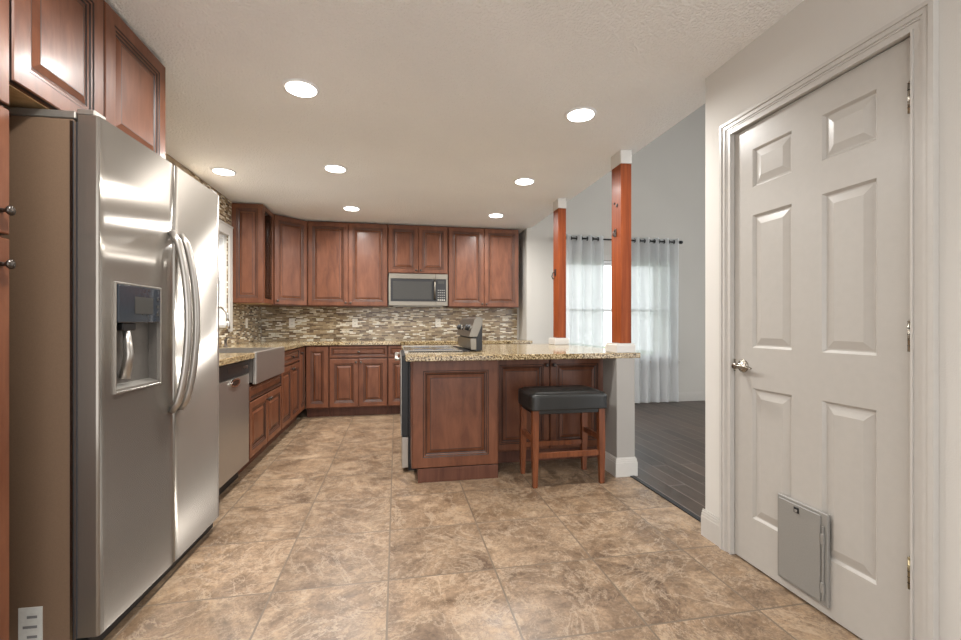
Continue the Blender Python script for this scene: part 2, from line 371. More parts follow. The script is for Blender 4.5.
# windows
def window(name, x0, x1, z0, z1, sashes, loc=(0, 0, 0), rotz=0):
    t = thing(name, None, None, loc, rotz, kind='structure')
    fr = MB()
    fr.box(x0 + 0.002, 0.02, z0 + 0.002, x0 + 0.03, 0.11, z1 - 0.002, 'vinyl').box(x1 - 0.03, 0.02, z0 + 0.002, x1 - 0.002, 0.11, z1 - 0.002, 'vinyl')
    fr.box(x0 + 0.03, 0.02, z0 + 0.002, x1 - 0.03, 0.11, z0 + 0.03, 'vinyl').box(x0 + 0.03, 0.02, z1 - 0.03, x1 - 0.03, 0.11, z1 - 0.002, 'vinyl')
    wd = (x1 - x0 - 0.06) / sashes
    for k in range(1, sashes): fr.box(x0 + 0.03 + wd * k - 0.025, 0.02, z0 + 0.03, x0 + 0.03 + wd * k + 0.025, 0.11, z1 - 0.03, 'vinyl')
    fr.obj('window_frame', t)
    zm = (z0 + z1) / 2
    for k in range(sashes):
        a, b_ = x0 + 0.03 + wd * k + (0.026 if k else 0.001), x0 + 0.03 + wd * (k + 1) - (0.026 if k < sashes - 1 else 0.001)
        for lo, hi, y in ((z0 + 0.031, zm + 0.018, 0.03), (zm - 0.018, z1 - 0.031, 0.062)):
            s = MB(); q = 0.032
            s.box(a, y, lo, a + q, y + 0.03, hi, 'vinyl', 0.003).box(b_ - q, y, lo, b_, y + 0.03, hi, 'vinyl', 0.003)
            s.box(a + q, y, lo, b_ - q, y + 0.03, lo + q, 'vinyl', 0.003).box(a + q, y, hi - q, b_ - q, y + 0.03, hi, 'vinyl', 0.003)
            so = s.obj('sash', t)
            MB().box(a + q + 0.001, y + 0.012, lo + q + 0.001, b_ - q - 0.001, y + 0.016, hi - q - 0.001, 'glass').obj('pane', so)
    return t
t = window('window_1', WN[0], WN[1], WN[2], WN[3], 2, (0, YV, 0), 0)
cs = MB(); q = 0.07
cs.box(WN[0] - q, -0.016, WN[2] - 0.02, WN[0], -0.001, WN[3] + q, 'trimwhite', 0.003).box(WN[1], -0.016, WN[2] - 0.02, WN[1] + q, -0.001, WN[3] + q, 'trimwhite', 0.003)
cs.box(WN[0], -0.016, WN[3], WN[1], -0.001, WN[3] + q, 'trimwhite', 0.003).box(WN[0] - q - 0.02, -0.05, WN[2] - 0.045, WN[1] + q + 0.02, -0.001, WN[2] - 0.02, 'trimwhite', 0.004)
cs.obj('casing', t)
window('added_light_window', 1.0, 5.4, 0.15, 3.4, 4, (6.2, 6.4, 0), -PI / 2)  # unseen window added in the right wall to brighten the rooms
t = window('window_2', LW[0], LW[1], LW[2], LW[3], 2, (XL, 0, 0), PI / 2)
cs = MB(); q = 0.09
cs.box(LW[0] - q, -0.03, LW[2] - 0.07, LW[0], -0.012, LW[3] + q, 'trimwhite', 0.003).box(LW[1], -0.03, LW[2] - 0.07, LW[1] + q, -0.012, LW[3] + q, 'trimwhite', 0.003)
cs.box(LW[0], -0.03, LW[3], LW[1], -0.012, LW[3] + q, 'trimwhite', 0.003).box(LW[0], -0.05, LW[2] - 0.03, LW[1], -0.012, LW[2], 'trimwhite', 0.004)
cs.box(LW[0] - q, -0.035, LW[3] + q, LW[1] + q, -0.012, LW[3] + q + 0.02, 'trimwhite', 0.003)
cs.obj('casing', t)

# six panel door ---------------------------------------------------
dr = thing('door_1', None, None, (XR + 0.008, 1.902, 0), -PI / 2, kind='structure')
xs = [0, 0.112, 0.32, 0.454, 0.655, 0.772]; zs = [0.008, 0.228, 0.832, 1.02, 1.635, 1.765, 1.942, 2.056]
mb = MB(); holes = [(1, 1), (3, 1), (1, 3), (3, 3), (1, 5), (3, 5)]
for i in range(5):
    for j in range(7):
        if (i, j) in holes:
            mb.rings(xs[i], zs[j], xs[i + 1], zs[j + 1], [(0, 0, 'white'), (0.010, 0.010, 'white'), (0.016, 0.010, 'white'), (0.046, 0.002, 'white')], 'white')
        else: mb.quad([(xs[i], 0, zs[j]), (xs[i + 1], 0, zs[j]), (xs[i + 1], 0, zs[j + 1]), (xs[i], 0, zs[j + 1])], 'white')
a, b_, c, d = 0, 0.772, 0.008, 2.056
mb.quad([(a, 0.035, c), (a, 0.035, d), (b_, 0.035, d), (b_, 0.035, c)], 'white')
mb.quad([(a, 0, c), (a, 0, d), (a, 0.035, d), (a, 0.035, c)], 'white').quad([(b_, 0, c), (b_, 0.035, c), (b_, 0.035, d), (b_, 0, d)], 'white')
mb.quad([(a, 0, d), (b_, 0, d), (b_, 0.035, d), (a, 0.035, d)], 'white').quad([(a, 0, c), (a, 0.035, c), (b_, 0.035, c), (b_, 0, c)], 'white')
mb.obj('door_leaf', dr)
for z, nm in ((1.852, 'nickel'), (1.088, 'nickel'), (0.329, 'brass')):
    h = MB(); h.lathe([(0.0065, -0.047), (0.0065, 0.047)], 0.765, -0.0125, z, nm)
    for k in (-0.028, -0.009, 0.009, 0.028): h.lathe([(0.0071, -0.0008), (0.0071, 0.0008)], 0.765, -0.0125, z + k, 'iron')
    h.lathe([(0.004, 0.047), (0.0075, 0.05), (0.003, 0.056)], 0.765, -0.0125, z, nm)
    h.box(0.757, -0.006, z - 0.045, 0.766, -0.0002, z + 0.045, nm)
    h.obj('hinge', dr)
hd = MB().lathe([(0.031, -0.0005), (0.031, -0.006), (0.026, -0.011), (0.013, -0.013), (0.0115, -0.045)], 0.058, 0, 0.93, 'nickel', 'y')
hd.tube([(0.058, -0.045, 0.93), (0.085, -0.05, 0.931), (0.12, -0.052, 0.934), (0.155, -0.05, 0.927)], [0.013, 0.0125, 0.011, 0.008], 'nickel', 12, 0.7)
hd.lathe([(0.013, -0.03), (0.016, -0.045), (0.012, -0.056)], 0.058, 0, 0.93, 'nickel', 'y')
hd.obj('lever_handle', dr)
MB().box(-0.002, -0.004, 0.90, 0.010, -0.0003, 0.96, 'nickel', 0.001).obj('latch_plate', dr)
# pet door set into the lower part of the leaf
x0, x1, z0, z1 = 0.262, 0.490, 0.045, 0.402
pd = MB(); pd.box(x0, -0.014, z0, x1, -0.0005, z1, 'petdoor', 0.003).obj('pet_door_frame', dr)
p2 = MB().box(x0 + 0.012, -0.020, z0 + 0.012, x1 - 0.026, -0.0142, z1 - 0.012, 'petdoor', 0.002)
p2.box(x1 - 0.020, -0.021, z0 + 0.02, x1 - 0.012, -0.0142, z1 - 0.05, 'petdoor', 0.002)
p2.box(x1 - 0.022, -0.023, z0 + 0.05, x1 - 0.010, -0.0142, z0 + 0.09, 'petdoor', 0.001).box(x1 - 0.022, -0.023, z1 - 0.12, x1 - 0.010, -0.0142, z1 - 0.08, 'petdoor', 0.001)
po = p2.obj('pet_door_panel', dr)
MB().box(x0 + 0.088, -0.0225, z1 - 0.045, x0 + 0.112, -0.0202, z1 - 0.022, 'black', 0.001).box(x0 + 0.094, -0.025, z1 - 0.041, x0 + 0.106, -0.0226, z1 - 0.031, 'petdoor').obj('latch', dr)

# ------------------------------------------------------------------ cabinetry
def raised(mb, x0, z0, x1, z1, stile=0.052, y=0.0):
    k = min(1.0, min(x1 - x0, z1 - z0) / 0.225); s = stile * (k if k < 1 else 1)
    P = [(0, 0, 'cherry'), (0, -0.016, 'glaze'), (0.004, -0.02, 'cherry'), (s, -0.02, 'cherry'), (s + 0.005 * k, -0.0165, 'glaze'), (s + 0.013 * k, -0.0165, 'cherry'),
         (s + 0.018 * k, -0.012, 'glaze'), (s + 0.024 * k, -0.0105, 'cherry'), (s + 0.030 * k, -0.0075, 'glaze'), (s + 0.052 * k, -0.0165, 'cherry'), (s + 0.0555 * k, -0.0165, 'glaze')]
    mb.rings(x0, z0, x1, z1, [(i, y + yy, m) for i, yy, m in P], 'cherry'); return mb
def knob(parent, x, z, y=-0.02, m='bronze'):
    k = MB().lathe([(0.007, -0.0002), (0.006, -0.008), (0.005, -0.014), (0.011, -0.018), (0.015, -0.023), (0.014, -0.028), (0.007, -0.032)], 0, 0, 0, m, 'y', 14)
    return k.obj('knob', parent, (x, y, z))
def cabinet(name, label, cat, loc, rotz, wd, z0, z1, depth, doors=(), drawers=(), kick=True, group=None, face=None, bodymat='cherry', x_in=0.0015):
    """local: x along the front, y into the cabinet (front frame at y = 0), z up"""
    t = thing(name, label, cat, (loc[0], loc[1], 0), rotz, group)
    b = MB().box(x_in, 0, z0, wd - x_in, depth, z1, bodymat, 0.001); b.obj('body', t)
    if kick: MB().box(x_in, 0.075, 0.001, wd - x_in, 0.095, z0 - 0.0005, 'kickwood').obj('toe_kick', t)
    for dx0, dz0, dx1, dz1, kn in doors:
        d = raised(MB(), dx0, dz0, dx1, dz1).obj('door', t, (0, -0.0005, 0))
        if kn: knob(d, kn[0], kn[1])
    for dx0, dz0, dx1, dz1, kn in drawers:
        d = raised(MB(), dx0, dz0, dx1, dz1, 0.034).obj('drawer_front', t, (0, -0.0005, 0))
        if kn: knob(d, kn[0], kn[1])
    return t
def pair(wd, z0, z1, kz, g=0.008):
    m = wd / 2
    return [(g, z0, m - 0.003, z1, (m - 0.03, kz)), (m + 0.003, z0, wd - g, z1, (m + 0.03, kz))]

UZ0, UZ1 = 1.356, 2.428
UY = 5.89    # frame plane; doors sit 20 mm proud
def upper(label, x0, x1, z0=UZ0):
    wd = x1 - x0
    return cabinet('wall_cabinet', label, 'cabinet', (x0, UY), 0, wd, z0, UZ1, YB - UY - 0.002, pair(wd, z0 + 0.008, UZ1 - 0.012, z0 + 0.045), kick=False, group='cherry wall cabinets along the back wall')
upper('cherry two-door wall cabinet on the back wall, left of the microwave', -1.100, -0.110)
upper('short cherry two-door wall cabinet directly above the microwave', -0.108, 0.673, 1.79)
upper('cherry two-door wall cabinet on the back wall, right of the microwave', 0.675, 1.652)
# cabinet on the left wall whose panelled end faces the camera, glass door to the room
XF = XL + 0.325
t = thing('wall_cabinet', 'cherry wall cabinet with narrow glass door, on the left wall next to the window', 'cabinet', (XL + 0.0015, 0, 0), 0)
yA, yB = 5.165, 5.576; dp = 0.3
mb = MB().box(0, yA, UZ0, dp, yA + 0.018, UZ1, 'cherry').box(0, yB - 0.018, UZ0, dp, yB, UZ1, 'maple').box(0, yA + 0.018, UZ0, dp, yB - 0.018, UZ0 + 0.018, 'maple')
mb.box(0, yA + 0.018, UZ1 - 0.018, dp, yB - 0.018, UZ1, 'maple').box(0, yA + 0.018, UZ0 + 0.018, 0.008, yB - 0.018, UZ1 - 0.018, 'maple').obj('body', t)
for z in (1.63, 1.89, 2.15): MB().box(0.009, yA + 0.019, z, dp - 0.02, yB - 0.019, z + 0.018, 'maple').obj('shelf', t)
raised(MB(), 0.002, UZ0 + 0.002, dp + 0.018, UZ1 - 0.002).obj('end_panel', t, (0, yA - 0.0005, 0))
g = MB(); W = yB - yA; s = 0.055
for p in ((0.001, UZ0 + 0.004, s, UZ1 - 0.004), (W - s, UZ0 + 0.004, W - 0.001, UZ1 - 0.004), (s, UZ0 + 0.004, W - s, UZ0 + s), (s, UZ1 - s, W - s, UZ1 - 0.004)):
    g.box(p[0], -0.02, p[1], p[2], -0.0005, p[3], 'cherry', 0.003)
go = g.obj('door', t, (dp, yA, 0), PI / 2)
tag(MB().box(s + 0.001, -0.012, UZ0 + s + 0.001, W - s - 0.001, -0.008, UZ1 - s - 0.001, 'glass').obj('pane', go), 'clear glass pane')
# diagonal corner cabinet
t = thing('corner_wall_cabinet', 'cherry diagonal corner wall cabinet with a single angled door', 'cabinet', (XL + 0.0015, YB - 0.0015, 0), 0)
MB().prism([(0, 0), (0, -0.641), (0.305, -0.641), (0.633, -0.313), (0.633, 0)], UZ0, UZ1, 'cherry').obj('body', t)
L = 0.328 * math.sqrt(2)
d = raised(MB(), 0.012, UZ0 + 0.008, L - 0.012, UZ1 - 0.012).obj('door', t, (0.3055, -0.6415, 0), PI / 4); knob(d, 0.04, UZ0 + 0.05)

# base cabinets, back run
BY, BZ0, BZ1 = 5.59, 0.115, 0.872
def base(label, x0, x1, doors, drawers, group='cherry base cabinets along the back wall'):
    return cabinet('base_cabinet', label, 'cabinet', (x0, BY), 0, x1 - x0, BZ0, BZ1, YB - BY - 0.002, doors, drawers, group=group)
base('narrow cherry base cabinet with one tall door in the far left corner', -1.068, -0.800, [(0.010, BZ0 + 0.01, 0.26, 0.86, None)], [])
w1 = 0.693; base('cherry base cabinet with one wide drawer over two doors, mid back run', -0.799, -0.106, pair(w1, BZ0 + 0.01, 0.705, 0.665), [(0.008, 0.722, w1 - 0.008, 0.86, (w1 / 2, 0.79))])
w1 = 0.45; base('cherry base cabinet on the back wall partly hidden behind the oven range handle', -0.105, 0.345, [(0.008, BZ0 + 0.01, w1 - 0.008, 0.705, (0.4, 0.665))], [(0.008, 0.722, w1 - 0.008, 0.86, (w1 / 2, 0.79))])
w1 = 1.385; base('wide cherry base cabinet on the back wall hidden behind the island', 0.35, 1.735, pair(w1, BZ0 + 0.01, 0.86, 0.8), [])
# left run: local x -> +Y, front faces +X
LX = -1.09
def lbase(label, y0, y1, doors, drawers, z1=BZ1, name='base_cabinet', kick=True):
    return cabinet(name, label, 'cabinet', (LX, y0), PI / 2, y1 - y0, BZ0, z1, LX - XL - 0.002, doors, drawers, kick=kick, group='cherry base cabinets along the left wall')
lbase('narrow cherry base cabinet between the refrigerator and the dishwasher', 2.725, 2.925, [(0.008, 0.125, 0.192, 0.705, None)], [(0.008, 0.722, 0.192, 0.86, None)])
w1 = 0.93
t = lbase('cherry sink base cabinet with two doors under the steel apron sink', 3.545, 3.545 + w1, pair(w1, BZ0 + 0.01, 0.545, 0.50), [], 0.668)
raised(MB(), 0.008, 0.556, w1 - 0.008, 0.660, 0.02).obj('apron_rail', t, (0, -0.0005, 0))
MB().box(0.0015, 0, 0.669, 0.018, 0.55, 0.87, 'cherry').obj('side_panel', t); MB().box(w1 - 0.018, 0, 0.669, w1 - 0.0015, 0.55, 0.87, 'cherry').obj('side_panel', t)
w1 = 0.80; lbase('cherry base cabinet with drawer over two narrow doors, right of the apron sink', 4.477, 5.277, pair(w1, BZ0 + 0.01, 0.705, 0.665), [(0.008, 0.722, w1 - 0.008, 0.86, (w1 / 2, 0.79))])
w1 = 0.288; lbase('thin cherry corner base cabinet with one tall door at the end of the left run', 5.279, 5.567, [(0.008, BZ0 + 0.01, w1 - 0.01, 0.86, (0.03, 0.80))], [])

# pantry beside fridge, three doors stacked
PX = -1.16
t = thing('pantry_cabinet', 'tall cherry pantry cabinet with stacked doors, left of the refrigerator', 'cabinet', (PX, 0.98, 0), PI / 2)
w1 = 0.594; MB().box(0, 0, BZ0, w1, PX - XL - 0.002, UZ1, 'cherry', 0.001).obj('body', t); MB().box(0, 0.075, 0.001, w1, 0.095, BZ0 - 0.0005, 'kickwood').obj('toe_kick', t)
for a, b_, kz in ((BZ0 + 0.008, 1.385, 1.306), (1.397, 1.772, 1.464), (1.784, UZ1 - 0.008, None)):
    d = raised(MB(), 0.008, a, w1 - 0.004, b_).obj('door', t, (0, -0.0005, 0))
    if kz: knob(d, w1 - 0.036, kz)
t = thing('over_fridge_cabinet', 'cherry two-door wall cabinet above the refrigerator', 'cabinet', (PX, 1.577, 0), PI / 2)
w1 = 0.911; MB().box(0.0015, 0, 1.868, w1, PX - XL - 0.002, UZ1, 'cherry', 0.001).obj('body', t)
MB().box(0.01, 0.01, 1.864, w1 - 0.01, PX - XL - 0.01, 1.8675, 'maple').obj('underside', t)
for a, b_ in ((0.003, 0.428), (0.436, 0.907)):
    d = raised(MB(), a, 1.868, b_, UZ1 - 0.008, 0.058).obj('door', t, (0, -0.0005, 0))

# countertops
mb = MB(); z0, z1 = 0.8735, 0.914
SX0, SY0, SY1 = -1.545, 3.585, 4.445
mb.box(XL + 0.012, 2.72, z0, -1.045, SY0, z1, 'granite', 0.004).box(XL + 0.012, SY1, z0, -1.045, YB - 0.012, z1, 'granite', 0.004)
mb.box(XL + 0.012, SY0 - 0.01, z0, SX0, SY1 + 0.01, z1, 'granite', 0.004).box(-1.055, 5.545, z0, 1.743, YB - 0.012, z1, 'granite', 0.004)
tag(mb.obj('countertop'), 'L-shaped speckled gold granite worktop running along the left and back walls', 'countertop')
mb = MB()
mb.box(0.062, 3.045, 0.8745, 1.803, 3.425, z1, 'granite', 0.004).box(0.682, 3.415, 0.8745, 1.803, 4.60, z1, 'granite', 0.004).box(0.048, 4.195, 0.8745, 0.70, 4.60, z1, 'granite', 0.004)
tag(mb.obj('island_countertop'), 'speckled gold granite worktop on the island, in front of and around the range', 'countertop')
# mosaic backsplashes
mb = MB().box(XL + 0.011, YB - 0.010, 0.9145, 1.716, YB - 0.0005, 1.3555, 'mosaicback')
mb.box(-0.106, YB - 0.010, 1.3560, 0.66, YB - 0.0005, 1.42, 'mosaicback')
tag(mb.obj('mosaic_backsplash'), 'brown and cream strip mosaic backsplash on the back wall', 'backsplash')
mb = MB(); e = XL + 0.0005; f_ = XL + 0.010
mb.box(e, 2.72, 0.9145, f_, YB - 0.011, LW[2] - 0.001, 'mosaicleft').box(e, LW[1] + 0.001, LW[2] - 0.001, f_, YB - 0.011, 1.3555, 'mosaicleft')
mb.box(e, LW[1] + 0.001, 1.3555, f_, yA - 0.022, ZC - 0.002, 'mosaicleft').box(e, 2.72, LW[3], f_, LW[1] + 0.001, ZC - 0.002, 'mosaicleft').box(e, 2.72, LW[2] - 0.001, f_, LW[0] - 0.001, LW[3], 'mosaicleft')
tag(mb.obj('mosaic_backsplash'), 'brown and cream strip mosaic around the window on the left wall', 'backsplash')

# ------------------------------------------------------------------ refrigerator
FX = -0.998
FY0, FY1 = 1.722, 2.695
t = thing('refrigerator', 'stainless side-by-side refrigerator with ice and water dispenser, left of the picture', 'refrigerator', (FX, FY0, 0), PI / 2 - 0.032)
Wd = FY1 - FY0; sp = 0.474; FH = 1.852
bd = MB().box(0.002, 0.075, 0.03, Wd - 0.002, 0.69, FH - 0.028, 'fridgeside', 0.004)
bd.box(0.0, 0.068, FH - 0.028, Wd, 0.69, FH - 0.002, 'fridgetrim', 0.003).box(0.0002, 0.076, 0.06, 0.0021, 0.084, FH - 0.035, 'nickel').obj('body', t)
MB().box(0.012, 0.0635, 0.06, Wd - 0.012, 0.0745, FH - 0.035, 'gasket').box(0.001, 0.0745, 0.06, 0.007, 0.0748, FH - 0.035, 'gasket').obj('gasket', t)
def fdoor(x0, x1, hole=None):
    """slightly bowed door skin with rounded sides, optionally with a recess"""
    m = MB(); nx = 18; R = 0.007
    xs_ = sorted(set([x0 + R + (x1 - x0 - 2 * R) * i / nx for i in range(nx + 1)] + ([hole[0], hole[1]] if hole else [])))
    def bow(x): u = (x - Wd / 2) / (Wd / 2); return -0.007 * (1 - u * u)
    cols = [(x0, 0.063), (x0, 0.008 + bow(x0)), (x0 + 0.003, 0.002 + bow(x0))] + [(x, bow(x)) for x in xs_] + [(x1 - 0.003, 0.002 + bow(x1)), (x1, 0.008 + bow(x1)), (x1, 0.063)]
    zz = [0.065, FH - 0.012] if not hole else [0.065, hole[2], hole[3], FH - 0.012]
    b = m.bm; k = m.mi('fridgesteel'); V = [[b.verts.new((c[0], c[1], z)) for z in zz] for c in cols]
    for i in range(len(cols) - 1):
        for j in range(len(zz) - 1):
            if hole and j == 1 and cols[i][0] >= hole[0] - 1e-6 and cols[i + 1][0] <= hole[1] + 1e-6: continue
            f = b.faces.new((V[i][j], V[i + 1][j], V[i + 1][j + 1], V[i][j + 1])); f.material_index = k; f.smooth = 3 <= i < len(cols) - 4
    for j in (0, -1):
        f = b.faces.new([V[i][j] for i in range(len(cols))]); f.material_index = k
    f = b.faces.new((V[0][0], V[0][-1], V[-1][-1], V[-1][0])); f.material_index = k
    return m
hx0, hx1, hz0, hz1 = 0.085, 0.367, 0.885, 1.275
d1 = fdoor(0.004, sp - 0.003, (hx0, hx1, hz0, hz1)).obj('freezer_door', t)
d2 = fdoor(sp + 0.003, Wd - 0.004).obj('refrigerator_door', t)
# dispenser
zc = 1.135; yf = -0.005
m = MB()
m.box(hx0 + 0.001, 0.036, hz0 + 0.001, hx1 - 0.001, 0.040, zc, 'nicheshade')
m.box(hx0 + 0.0005, yf + 0.010, hz0, hx0 + 0.004, 0.036, hz1, 'nicheshade').box(hx1 - 0.004, yf + 0.010, hz0, hx1 - 0.0005, 0.036, hz1, 'nicheshade')
m.prism([(yf, hz0 + 0.001), (0.036, hz0 + 0.001), (0.036, hz0 + 0.02), (yf, hz0 + 0.008)], hx0 + 0.004, hx1 - 0.004, 'fridgetrim', 'x')
m.obj('dispenser_niche', d1)
m = MB(); 
for q0, q1, a0, a1 in ((hx0 - 0.008, hx0, hz0 - 0.008, hz1 + 0.008), (hx1, hx1 + 0.008, hz0 - 0.008, hz1 + 0.008)): m.box(q0, yf - 0.004, a0, q1, yf + 0.012, a1, 'steel', 0.002)
m.box(hx0, yf - 0.004, hz1, hx1, yf + 0.012, hz1 + 0.008, 'steel', 0.002).box(hx0, yf - 0.004, hz0 - 0.008, hx1, yf + 0.012, hz0, 'steel', 0.002).obj('dispenser_frame', d1)
m = MB().box(hx0 + 0.005, yf - 0.006, zc, hx1 - 0.005, 0.035, hz1 - 0.001, 'bluegrey', 0.003)
cp = m.obj('dispenser_control', d1)
m = MB().box(hx0 + 0.10, yf - 0.0075, zc + 0.035, hx0 + 0.22, yf - 0.0062, zc + 0.10, 'greyglass')
for k in range(3): m.box(hx1 - 0.035, yf - 0.0075, zc + 0.03 + k * 0.03, hx1 - 0.02, yf - 0.0062, zc + 0.042 + k * 0.03, 'greyglass')
m.obj('display', d1)
m = MB().box(hx0 + 0.05, 0.0, zc - 0.03, hx0 + 0.13, 0.034, zc - 0.0005, 'black', 0.004).obj('ice_chute', d1)
m = MB().tube([(hx0 + 0.09, 0.012, zc - 0.03), (hx0 + 0.09, 0.004, zc - 0.12), (hx0 + 0.09, 0.018, hz0 + 0.04)], [0.012, 0.016, 0.018], 'steel', 12).obj('dispenser_paddle', d1)
for nm, x, par, sgn in (('handle', sp - 0.030, d1, -1), ('handle', sp + 0.046, d2, 1)):
    pts = []
    for i in range(21):
        u = i / 20; z = 0.745 + u * 0.79; bowy = math.sin(PI * u) ** 0.55
        pts.append((x, -0.014 - 0.066 * bowy, z))
    MB().tube(pts, 0.019, 'steel', 14, 0.75).obj(nm, par)
MB().box(0.01, 0.03, 0.005, Wd - 0.01, 0.12, 0.058, 'black', 0.003).obj('base_grille', t)
for x in (0.004, Wd - 0.064): MB().box(x, 0.012, FH - 0.0115, x + 0.06, 0.0665, FH + 0.008, 'fridgetrim', 0.003).obj('hinge_cover', t)
# rating sticker low on the side
lb = MB().box(0.0, 0.165, 0.035, 0.0018, 0.235, 0.186, 'paper')
for k in range(4): lb.box(-0.0004, 0.18, 0.05 + k * 0.033, 0.0, 0.222 - (k % 2) * 0.012, 0.059 + k * 0.033, 'ink')
tag(lb.obj('rating_sticker', t), 'white printed sticker low on the side')

# ------------------------------------------------------------------ dishwasher
t = thing('dishwasher', 'stainless dishwasher with black control strip, between refrigerator and apron sink', 'dishwasher', (LX - 0.005, 2.93, 0), PI / 2)
w1 = 0.61
MB().box(0.002, 0.005, 0.10, w1 - 0.002, 0.57, 0.868, 'gasket').obj('tub_housing', t)
d = MB().box(0.004, -0.024, 0.115, w1 - 0.004, 0.004, 0.765, 'steel', 0.004, 2).obj('door', t)
cpn = MB().box(0.004, -0.026, 0.769, w1 - 0.004, 0.004, 0.866, 'black', 0.004, 2).obj('control_panel', t)
m = MB().box(0.18, -0.0275, 0.80, 0.44, -0.0262, 0.845, 'glaze')
for k in range(4): m.box(0.47 + k * 0.028, -0.0275, 0.812, 0.485 + k * 0.028, -0.0262, 0.832, 'nickel')
m.obj('button_strip', cpn)
m = MB()
el = lambda a, c: [(w1 / 2 + a * math.cos(q), 0.735 + c * math.sin(q)) for q in [2 * PI * i / 24 for i in range(24)]]
m.prism(el(0.085, 0.028), -0.034, -0.0242, 'chrome', 'y').prism(el(0.07, 0.018), -0.0345, -0.0341, 'bronze', 'y'); m.obj('latch_handle', d)
MB().box(0.004, 0.05, 0.002, w1 - 0.004, 0.06, 0.098, 'black').obj('toe_kick', t)

# ------------------------------------------------------------------ apron sink and faucet
t = thing('apron_sink', 'stainless farmhouse sink with apron front set in the left worktop', 'sink', (0, 0, 0))
ax = -1.035
MB().box(ax - 0.03, SY0 + 0.002, 0.675, ax, SY1 - 0.002, 0.918, 'steel', 0.006, 2).obj('apron_front', t)
m = MB(); bx0, bx1 = SX0 + 0.001, ax - 0.031; by0, by1 = SY0 + 0.002, SY1 - 0.002; zt, zb = 0.912, 0.69
m.box(bx0, by0, zb, bx0 + 0.012, by1, zt, 'steel').box(bx0 + 0.012, by0, zb, bx1, by0 + 0.012, zt, 'steel').box(bx0 + 0.012, by1 - 0.012, zb, bx1, by1, zt, 'steel').box(bx0 + 0.012, by0 + 0.012, zb, bx1, by1 - 0.012, zb + 0.012, 'steel')
m.lathe([(0.045, 0), (0.045, 0.003), (0.03, 0.001)], (bx0 + bx1) / 2, (by0 + by1) / 2, zb + 0.012, 'chrome')
m.obj('basin', t)
t = thing('faucet', 'tall gooseneck faucet arching over the apron sink', 'faucet', (-1.60, 4.06, 0.9145))
MB().lathe([(0.028, 0), (0.028, 0.006), (0.02, 0.012), (0.018, 0.07), (0.014, 0.08)], 0, 0, 0, 'chrome').obj('base', t)
pts = [(0, 0, 0.08), (0, 0, 0.26)] + [(0.1 - 0.1 * math.cos(a), 0, 0.27 + 0.1 * math.sin(a)) for a in [PI * k / 10 for k in range(11)]] + [(0.205, 0, 0.235)]
MB().tube(pts, 0.0115, 'chrome', 12).obj('spout', t)
MB().lathe([(0.014, 0.236), (0.017, 0.225), (0.017, 0.18), (0.013, 0.172)], 0.206, 0, 0, 'chrome').obj('spray_head', t)
MB().tube([(0, 0.018, 0.05), (0, 0.05, 0.058), (0, 0.10, 0.075)], [0.009, 0.008, 0.006], 'chrome', 10).obj('handle', t)
t = thing('soap_dispenser', 'small dark soap pump on the worktop beside the window', 'soap dispenser', (-1.60, 4.60, 0.9145))
MB().lathe([(0.022, 0), (0.022, 0.005), (0.012, 0.01), (0.010, 0.05), (0.013, 0.055), (0.013, 0.07)], 0, 0, 0, 'bronze').obj('base', t)
MB().tube([(0, 0, 0.07), (0.02, 0, 0.085), (0.08, 0, 0.08)], [0.008, 0.007, 0.005], 'bronze', 10).obj('spout', t)

# ------------------------------------------------------------------ outlets
def outlet(label, loc, rotz=0):
    t = thing('wall_outlet', label, 'outlet', loc, rotz, 'cream wall outlets in the mosaic')
    MB().box(-0.036, -0.006, -0.058, 0.036, -0.0005, 0.058, 'plate', 0.003).obj('cover_plate', t)
    for z in (0.022, -0.022):
        s = MB().box(-0.015, -0.008, z - 0.014, 0.015, -0.0062, z + 0.014, 'plate', 0.002).box(-0.008, -0.0085, z - 0.004, -0.005, -0.0078, z + 0.006, 'black').box(0.005, -0.0085, z - 0.004, 0.008, -0.0078, z + 0.006, 'black')
        s.obj('socket', t)
yy = YB - 0.010
outlet('cream outlet on the back wall mosaic near the left corner', (-1.356, yy, 1.145))
outlet('cream outlet on the back wall mosaic under the cabinet left of the microwave', (-0.552, yy, 1.145))
outlet('cream outlet on the back wall mosaic below the microwave', (0.571, yy, 1.145))
outlet('cream outlet on the left wall mosaic between window and corner', (XL + 0.010, 5.62, 1.14), PI / 2)

# ------------------------------------------------------------------ microwave
t = thing('microwave', 'stainless over-the-counter microwave hung below the short cabinet on the back wall', 'microwave', (-0.100, 5.835, 0))
w1 = 0.766; z0, z1 = 1.370, 1.786
MB().box(0.001, 0.022, z0, w1 - 0.001, 0.368, z1, 'gasket', 0.002).box(0.06, 0.06, z0 - 0.012, w1 - 0.06, 0.33, z0 - 0.0005, 'fridgetrim').obj('body', t)
m = MB(); dw = 0.605
m.box(0.001, 0, z0, dw, 0.021, z0 + 0.055, 'mwsteel', 0.002).box(0.001, 0, z1 - 0.065, dw, 0.021, z1, 'mwsteel', 0.002).box(0.001, 0, z0 + 0.055, 0.025, 0.021, z1 - 0.065, 'mwsteel').box(0.025, 0.004, z0 + 0.055, dw, 0.021, z1 - 0.065, 'black')
d = m.obj('door', t)
MB().box(0.055, 0.001, z0 + 0.085, dw - 0.05, 0.0035, z1 - 0.10, 'greyglass').obj('door_window', d)
MB().tube([(dw - 0.012, -0.001, z0 + 0.03 + 0.055), (dw - 0.012, -0.028, z0 + 0.10), (dw - 0.012, -0.028, z1 - 0.12), (dw - 0.012, -0.001, z1 - 0.08)], 0.012, 'mwsteel', 12).obj('handle', d)
